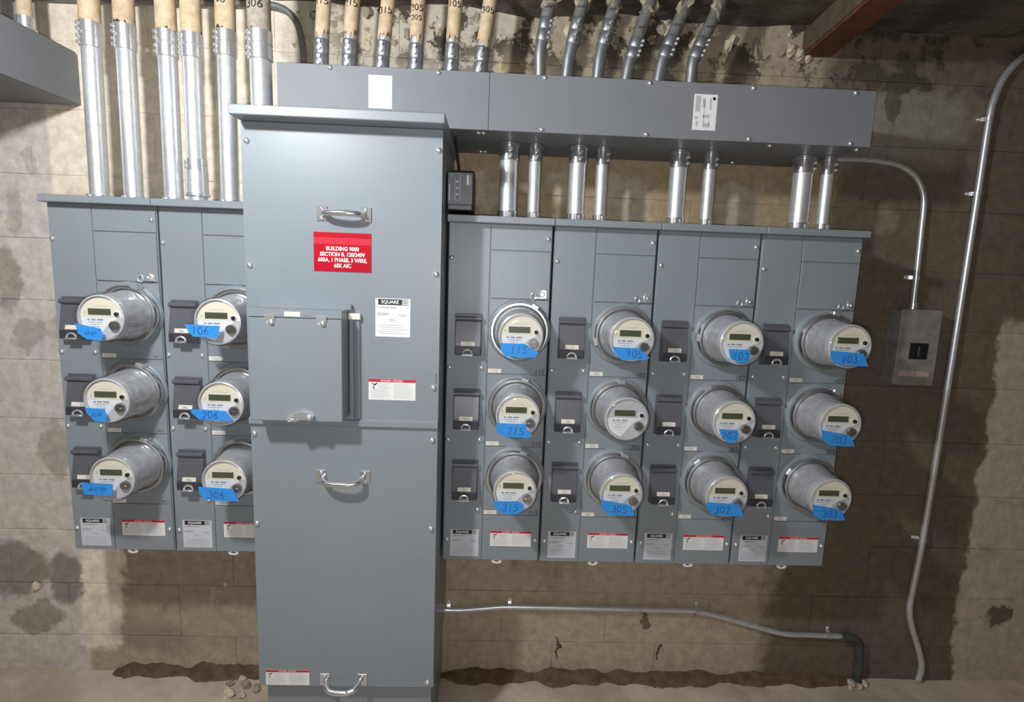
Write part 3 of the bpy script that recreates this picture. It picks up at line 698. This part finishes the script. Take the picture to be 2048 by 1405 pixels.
lw = thing('wireway', 'grey wireway box running out from the corner above the bare blocks', 'wireway', (-0.36, 0.2, 2.055))
obj('body', m_box('wireway_enamel', -0.28, 0.297, -1.5, 0.062, 0.0, 0.168, 0.006, 2), lw)
obj('cover_panel', m_box('wireway_enamel', 0.2965, 0.300, -1.498, 0.060, 0.003, 0.160, 0.001), lw)
for y in (-0.35, -0.9): obj('screw', screw_mesh(), lw, (0.300, y, 0.15), (0, 0, math.pi / 2))

# ---------------------------------------------------------------- conduits
def pipe_part(t, name, mat, p0, p1, r, **k):
    q = rel(t, p0, p1); return obj(name, m_tube(mat, q, r, 22), t)
def axis_pt(path, z):
    for a, b in zip(path, path[1:]):
        lo, hi = min(a[2], b[2]), max(a[2], b[2])
        if lo <= z <= hi and hi > lo:
            f = (z - a[2]) / (b[2] - a[2]); return Vector(a).lerp(Vector(b), f)
    return Vector(path[0] if abs(path[0][2] - z) < abs(path[-1][2] - z) else path[-1])
def coupling(t, path, z0, z1, r, ang, mat='zinc', nscrew=4):
    a, b = axis_pt(path, z0), axis_pt(path, z1)
    L = t.location; n = 9; pts = []; rad = []
    for f, k in ((0, 1.0), (0.02, 1.05), (0.46, 1.05), (0.48, 1.0), (0.52, 1.0), (0.54, 1.05), (0.98, 1.05), (1, 1.0)):
        pts.append(a.lerp(b, f) - L); rad.append(r * k * 1.09)
    c = obj('coupling', m_tube(mat, pts, r, 22, rad), t)
    for k in range(nscrew):
        f = (0.14, 0.36, 0.64, 0.86)[k] if nscrew == 4 else (0.3, 0.7)[k]
        p = a.lerp(b, f) - L; d = Vector((math.sin(ang), -math.cos(ang), 0))
        q0, q1 = p + d * (r * 1.05), p + d * (r * 1.05 + 0.008)
        obj('set_screw', m_tube('zinc', [q0, q1], 0.0052, 8), c)
    return c
def wrap_text(t, txt, path, z, r, h):
    p = axis_pt(path, z) - t.location
    me = m_hand(txt, h, 'black_ink', h * 0.15).copy()
    for v in me.vertices:
        x = max(-r * .98, min(r * .98, v.co.x)); v.co = (x, -math.sqrt(r * r - x * x) - 0.0008, v.co.z)
    obj('handwriting', me, t, p)
def painted_sleeve(t, path, z0, z1, r, mat):
    n = 26; L = t.location; rnd = random.Random(z0 * 100 + path[0][0]); bm = bmesh.new(); rows = []
    zs = [z0, z0 + 0.02] + [z0 + 0.02 + (z1 - z0 - 0.02) * k / 4 for k in range(1, 5)]
    for j, z in enumerate(zs):
        row = []
        for k in range(n):
            zz = z + (rnd.uniform(-0.016, 0.016) if j == 0 else 0)
            p = axis_pt(path, z) - L; a = 2 * math.pi * k / n
            row.append(bm.verts.new((p.x + r * math.cos(a), p.y + r * math.sin(a), p.z + zz - z)))
        rows.append(row)
    for A, B in zip(rows, rows[1:]):
        for k in range(n): bm.faces.new((A[k], A[(k + 1) % n], B[(k + 1) % n], B[k]))
    return obj('painted_pipe', finish(bm, mat, 'sleeve', True), t)
CEIL = 2.408
ORD = ['first', 'second', 'third', 'fourth', 'fifth']
# risers into the left bank
for i, (xb, xt, zc0, zc1) in enumerate(((0.104, 0.113, 2.174, 2.246), (0.207, 0.211, 2.172, 2.243), (0.328, 0.331, 2.157, 2.233), (0.399, 0.404, 2.158, 2.228), (0.498, 0.505, 2.167, 2.241))):
    z0 = ZB + DZL + ZH - 0.006; path = [(xb, 0.08, z0), (xt, 0.08, CEIL)]
    lab = '%s cream-topped steel conduit counting from the corner wireway' % ORD[i] if i != 3 else 'cream-topped steel conduit with a stepped double coupling at its foot'
    t = thing('conduit', lab, 'conduit', path[0], 'cream-topped conduits rising from the first two stacks'); r = 0.0262
    pipe_part(t, 'pipe', 'galvanized', path[0], axis_pt(path, zc1), r)
    painted_sleeve(t, path, zc1 - 0.004, CEIL + 0.01, r * 1.08, 'cream_paint')
    coupling(t, path, zc0, zc1, r, -0.75)
    if i == 3:
        coupling(t, path, 1.832, 1.870, r, -0.75, 'zinc', 2); pipe_part(t, 'reducer', 'galvanized', axis_pt(path, 1.765), axis_pt(path, 1.834), r * 1.2); pipe_part(t, 'locknut', 'zinc', axis_pt(path, 1.760), axis_pt(path, 1.768), r * 1.32)
    else:
        c = coupling(t, path, z0 + 0.001, z0 + 0.020, r * .97, -0.5, 'zinc', 2)
    if i == 4: wrap_text(t, '06', path, 2.318, r * 1.09, 0.018)
path = [(0.6445, -0.02, 1.9555), (0.6415, -0.02, CEIL)]
t = thing('conduit', 'thick steel conduit marked 306 dropping into the tall cabinet top', 'conduit', path[0]); r = 0.029
pipe_part(t, 'pipe', 'galvanized', path[0], axis_pt(path, 2.205), r); painted_sleeve(t, path, 2.20, CEIL + 0.01, r * 1.08, 'dirty_cream'); coupling(t, path, 2.128, 2.206, r, -0.75); wrap_text(t, '306', path, 2.268, r * 1.09, 0.020)
# cream stubs out of the wireway top
for x0, x1, zc, txt in ((0.779, 0.790, 2.233, '115'), (0.861, 0.876, 2.235, '215'), (0.960, 0.980, 2.236, '315'), (1.062, 1.069, 2.232, '205'), (1.170, 1.180, 2.239, '105'), (1.257, 1.281, 2.233, '305')):
    path = [(x0, 0.09, TZ1 - 0.001), (x0, 0.09, 2.19), (x0 + (x1 - x0) * .4, 0.09, 2.25), (x1 + (x1 - x0) * .3, 0.09, CEIL)]
    near = {'115': 'first from the thick conduit', '215': 'second from the thick conduit', '315': 'third from the thick conduit', '205': 'marked twice', '105': 'second from the bent grey ones', '305': 'next to the bent grey ones'}[txt]
    t = thing('conduit', 'short cream conduit above the wireway marked %s, %s' % (txt, near), 'conduit', path[0], 'cream conduits above the long wireway'); r = 0.0187
    q = rel(t, path[0], path[1], path[2]); obj('pipe', m_tube('galvanized', q, r, 20), t)
    painted_sleeve(t, path, zc + 0.012, CEIL + 0.01, r * 1.12, 'cream_paint'); coupling(t, path, 2.150, zc, r * 1.02, -0.05, 'dull_galvanized')
    wrap_text(t, txt, path, {'305': 2.333, '315': 2.318, '205': 2.330, '115': 2.334, '215': 2.332}.get(txt, 2.345), r * 1.14, 0.017)
    if txt == '205': wrap_text(t, '205', path, 2.302, r * 1.14, 0.014)
# bent grey conduits out of the wireway top
for i, (xa, xm, xt, zc0, zc1) in enumerate(((1.441, 1.440, 1.459, 2.258, 2.325), (1.520, 1.531, 1.557, 2.255, 2.330), (1.616, 1.625, 1.654, 2.256, 2.328), (1.702, 1.721, 1.757, 2.222, 2.280), (1.802, 1.820, 1.865, 2.228, 2.292), (1.905, 1.914, 1.965, 2.230, 2.292))):
    path = [tuple(p) for p in smooth_path([(xa, 0.09, TZ1 - 0.001), (xa + (xm - xa) * .35, 0.09, 2.180), (xm, 0.09, 2.24), (xt, 0.095, 2.355), (xt + (xt - xm) * .40, 0.10, CEIL)], 4)]
    lab = '%s bent grey conduit above the wireway counting from the cream ones' % (ORD + ['sixth'])[i]
    t = thing('conduit', lab, 'conduit', path[0], 'bent grey conduits above the long wireway'); r = 0.0175
    L = t.location
    obj('pipe', m_tube('dull_galvanized', [Vector(p) - L for p in path if p[2] < zc1], r, 20), t)
    obj('rusty_end', m_tube('weathered_pipe', [axis_pt(path, zc1 - 0.002) - L] + [Vector(p) - L for p in path if p[2] > zc1], r * 1.08, 20), t)
    coupling(t, path, zc0, zc1, r, (0.9, 0.1, 0.15, 1.0, 1.0, 1.0)[i], 'dull_galvanized'); wrap_text(t, '~/', path, zc1 + 0.028, r * 1.1, 0.014)
    for k in range(3):
        q = axis_pt(path, 2.362 + k * 0.014) - L; o = obj('plaster_collar', chunks[(2 * (i + k)) % 6], t, q, (i + k, k * 2.0, i)); o.scale = (.021 + .004 * k, .021 + .003 * k, .012)
# pairs between the wireway and the right-hand stacks
D = ((1.356, .0285), (1.4375, .0192), (1.572, .0265), (1.649, .0192), (1.891, .0265), (1.9905, .0192), (2.2905, .0290), (2.370, .0192))
for i, (x, r) in enumerate(D):
    z0 = ZB + ZH - 0.004; path = [(x, 0.09, z0), (x, 0.09, TZ0 + 0.002)]
    own = ('stack beside the surge protector', 'stack with the untaped meter', 'second stack from the disconnect box', 'end stack nearest the disconnect box')[i // 2]
    t = thing('conduit', '%s shiny conduit from the wireway to the %s' % ('thick' if i % 2 == 0 else 'thin', own), 'conduit', path[0], 'conduit pairs under the long wireway')
    pipe_part(t, 'pipe', 'galvanized', path[0], path[1], r)
    coupling(t, path, TZ0 - 0.052, TZ0 - 0.008, r * .985, 0.75 if i in (3, 4, 5, 6, 7) else 0.1, 'polished', 2)
    pipe_part(t, 'locknut', 'polished', (x, 0.09, TZ0 - 0.010), (x, 0.09, TZ0 - 0.001), r * 1.22)
    coupling(t, path, z0 + 0.003, z0 + 0.030, r * .985, 0.3, 'polished', 2)

def strap(t, p, r, horiz=False, side=-1):
    s = Vector(p) - t.location
    bm = bmesh.new()
    arcp = [(1.25 * r * math.cos(a), -1.25 * r * math.sin(a)) for a in [math.pi * k / 8 for k in range(9)]]
    prof = [(-1.25 * r, 0.014)] + [(a, b) for a, b in arcp[::-1]] + [(1.25 * r, 0.014)]
    A = []
    for w in (-0.007, 0.007): A.append([bm.verts.new((a, b, w) if not horiz else (w, b, a)) for a, b in prof])
    for i in range(len(prof) - 1): bm.faces.new((A[0][i], A[0][i + 1], A[1][i + 1], A[1][i]))
    if not horiz: b_box(bm, min(side * 0.036, side * r * 1.2), max(side * 0.036, side * r * 1.2), 0.011, 0.0145, -0.007, 0.007, 0.0006)
    else: b_box(bm, -0.007, 0.007, 0.011, 0.0145, r * 1.2, 0.032, 0.0006)
    o = obj('pipe_strap', finish(bm, 'zinc', 'strap', True), t, s)
    obj('screw', screw_mesh(), o, (side * 0.027, 0.011, 0) if not horiz else (0, 0.011, 0.024)).scale = (.7, .7, .7)
# thin conduit along the foot of the wall
ER = 0.0098; EY = 0.250
pa = smooth_path([(1.170, EY, 0.274), (1.24, EY, 0.275), (1.330, EY, 0.284), (1.419, EY, 0.291), (1.65, EY, 0.291), (1.883, EY, 0.290), (2.11, EY, 0.288), (2.165, EY, 0.284), (2.30, EY, 0.248), (2.45, EY, 0.207), (2.515, EY, 0.194), (2.60, EY, 0.192), (2.736, EY, 0.189)], 5)
t = thing('conduit', 'thin steel conduit running along the wall foot from the tall cabinet', 'conduit', pa[0]); L = t.location
obj('pipe', m_tube('galvanized', [p - L for p in pa], ER, 16), t)
pe = smooth_path([(2.730, 0.244, 0.189), (2.775, 0.244, 0.186), (2.800, 0.244, 0.165), (2.806, 0.244, 0.13), (2.812, 0.244, 0.06), (2.814, 0.244, 0.006)], 5)
obj('standin_elbow', m_tube('standin', [p - L for p in pe], 0.0165, 16), t)  # added elbow, coloured dark in place of a shaded gap in the wall
for x, z in ((1.185, 0.274), (1.419, 0.291), (2.147, 0.286), (2.680, 0.191)): strap(t, (x, EY, z), ER, True)
# tall thin conduit at the far end
pb = smooth_path([(3.22, EY, 2.405), (3.15, EY, 2.388), (3.093, EY, 2.352), (3.055, EY, 2.312), (3.028, EY, 2.265), (3.010, EY, 2.199), (3.0055, EY, 2.13), (3.0055, EY, 1.94), (3.005, EY, 1.5), (3.003, EY, 1.0), (2.999, EY, 0.60), (2.988, EY, 0.36), (2.992, EY, 0.29), (3.010, EY, 0.232), (3.040, EY, 0.162), (3.066, EY, 0.095), (3.074, EY, 0.045), (3.068, EY, 0.004)], 5)
t = thing('conduit', 'tall thin steel conduit beyond the old disconnect box, kinked at its foot', 'conduit', pb[-1]); L = t.location
obj('pipe', m_tube('galvanized', [p - L for p in pb], 0.0112, 16), t)
for x, z in ((3.0055, 2.145), (3.0055, 1.895), (2.999, 0.604)): strap(t, (x, EY, z), 0.0112)
# thin conduit arching from behind the wireway to the disconnect box
pc = smooth_path([(2.385, EY, 1.985), (2.547, EY, 1.992), (2.639, EY, 1.989), (2.713, EY, 1.977), (2.771, EY, 1.946), (2.804, EY, 1.90), (2.818, EY, 1.85), (2.822, EY, 1.767), (2.827, EY, 1.625), (2.831, EY, 1.484)], 6)
t = thing('conduit', 'thin steel conduit arching from the wireway down into the old disconnect box', 'conduit', pc[-1]); L = t.location
obj('pipe', m_tube('galvanized', [p - L for p in pc], 0.0095, 16), t); strap(t, (2.828, EY, 1.596), 0.0095); pipe_part(t, 'connector', 'zinc', (2.831, EY, 1.483), (2.831, EY, 1.505), 0.0135)
# grey conduit crossing behind the left risers
pg = smooth_path([(-0.62, 0.245, 2.372), (0.19, 0.245, 2.380), (0.50, 0.245, 2.388), (0.60, 0.245, 2.383), (0.648, 0.245, 2.349), (0.668, 0.245, 2.296), (0.675, 0.245, 2.225), (0.676, 0.245, 2.06)], 5)
t = thing('conduit', 'dull grey conduit crossing behind the cream-topped conduits and bending down', 'conduit', pg[-1]); L = t.location
obj('pipe', m_tube('weathered_pipe', [p - L for p in pg], 0.0105, 14), t)
# stubs behind the corner wireway
for x, y, lab, mat in ((-0.098, 0.11, 'cream conduit standing on the corner wireway', 'cream_paint'), (-0.165, 0.05, 'dark conduit standing on the corner wireway', 'weathered_pipe'), (-0.125, -0.12, 'steel conduit with bright connector standing on the corner wireway', 'galvanized')):
    path = [(x, y, 2.222), (x, y, CEIL)]
    t = thing('conduit', lab, 'conduit', path[0]); pipe_part(t, 'pipe', mat, path[0], (x, y, CEIL + 0.01), 0.019); pipe_part(t, 'connector', 'zinc', path[0], (x, y, 2.262), 0.0225)
    pipe_part(t, 'locknut', 'zinc', path[0], (x, y, 2.229), 0.028)

# ---------------------------------------------------------------- surge protector beside the tall cabinet
SG = (1.214, 0.0, 1.738)
sp = thing('surge_protector', 'small black surge protector with green light beside the tall cabinet', 'surge protector', SG)
obj('body', m_box('black_plastic', -0.038, 0.038, -0.030, 0.12, 0.0, 0.112, 0.003), sp)
obj('bottom_rail', m_box('device_face', -0.034, 0.034, -0.0315, -0.028, 0.004, 0.0155, 0.001), sp)
fp = obj('front_plate', m_box('device_face', -0.036, 0.036, -0.033, -0.028, 0.018, 0.108, 0.001), sp)
obj('status_light', m_box('green_print', -0.026, -0.018, -0.0342, -0.033, 0.094, 0.104), fp)
obj('white_sticker', m_box('white_sticker', 0.0185, 0.0245, -0.0336, -0.033, 0.074, 0.101), fp)
obj('print', m_lines('pale_ink', [(-0.015, 0.000, 0.105, 0.106), (-0.001, 0.0005, 0.028, 0.105), (-0.015, 0.000, 0.028, 0.029), (-0.0155, -0.014, 0.028, 0.09), (-0.033, -0.029, 0.028, 0.075), (0.0275, 0.030, 0.074, 0.098)], -0.0333), fp)
for z in (0.082, 0.064, 0.046): obj('indicator', m_lathe('white_sticker', [(0.0026, 0), (0.0026, -0.0012), (0.0, -0.0016)], 10), fp, (-0.0085, -0.033, z))
pw = smooth_path([(1.207, 0.02, 1.848), (1.201, 0.02, 1.888), (1.194, 0.02, 1.93), (1.193, 0.02, 1.9575)], 4)
obj('cable', m_tube('black_plastic', [p - Vector(SG) for p in pw], 0.0035, 8), sp)

# ---------------------------------------------------------------- old disconnect box
DB = (2.826, WY, 1.217)
db = thing('disconnect_box', 'old dirty grey disconnect box with black switch, mounted by a thin conduit', 'disconnect box', DB)
obj('body', m_box('old_enamel', -0.071, 0.073, -0.066, -0.0015, 0.0, 0.266, 0.003), db)
obj('front_cover', m_box('old_enamel', -0.0725, 0.0745, -0.072, -0.062, -0.002, 0.268, 0.003), db)
sw = obj('switch_window', m_box('black_plastic', -0.030, 0.037, -0.0745, -0.071, 0.092, 0.150, 0.001), db)
obj('switch_lever', m_box('black_plastic', -0.006, 0.012, -0.086, -0.074, 0.100, 0.142, 0.003), sw)
ps = obj('sticker', m_box('pink_sticker', -0.056, 0.053, -0.0727, -0.072, 0.030, 0.049), db, label='faded pink sticker')
obj('warning_pictogram', m_prism('rubble', [(-0.004, 0.046), (0.006, 0.046), (0.001, 0.033)], -0.0732, -0.0727), ps)

# ---------------------------------------------------------------- rusty beam and rubble
bmz = 2.320
bt = thing('steel_beam', 'rust-red steel beam under the ceiling running out from the wall', 'beam', (2.385, 0.26, bmz))
bd = bmesh.new()
b_box(bd, -0.045, 0.045, -1.6, 0.0, 0.0, 0.008); b_box(bd, -0.006, 0.006, -1.6, 0.0, 0.008, 0.082); b_box(bd, -0.045, 0.045, -1.6, 0.0, 0.080, 0.088)
b_ = obj('beam_section', finish(bd, 'rust_steel', 'beam'), bt, (0, 0, 0), (0, 0, -0.10))
obj('timber_packer', m_box('old_timber', -0.052, -0.0065, -1.58, -0.002, 0.008, 0.080, 0.003), bt, (0, 0, 0), (0, 0, -0.10))
for i, (x, y, s, lab) in enumerate(((0.405, 0.130, .020, 'pale'), (0.448, 0.175, .016, 'brown'), (0.452, 0.125, .014, 'pale'), (0.492, 0.160, .015, 'brown'), (0.420, 0.205, .012, 'pale'), (0.380, 0.185, .012, 'brown'))):
    o = obj('rubble_lump', chunks[1 if lab == 'pale' else 2], None, (x, y, s * .55), (random.uniform(0, 6), random.uniform(0, 6), 0)); o.scale = (s * 1.2, s, s * .8)
    o['label'] = '%s lump of rubble on the floor beside the tall cabinet' % lab; o['category'] = 'rubble'; o['group'] = 'rubble beside the tall cabinet'
for i, (x, y, s) in enumerate(((2.775, 0.225, .014), (2.80, 0.205, .011), (2.835, 0.225, .012), (2.76, 0.20, .010))):
    o = obj('rubble_lump', chunks[(1, 3, 5, 1)[i]], None, (x, y, s * .6), (random.uniform(0, 6), 0, 1)); o.scale = (s * 1.2, s, s * .8)
    o['label'] = 'pale crumb of rubble at the corroded conduit foot'; o['category'] = 'rubble'; o['group'] = 'crumbs at the corroded conduit foot'
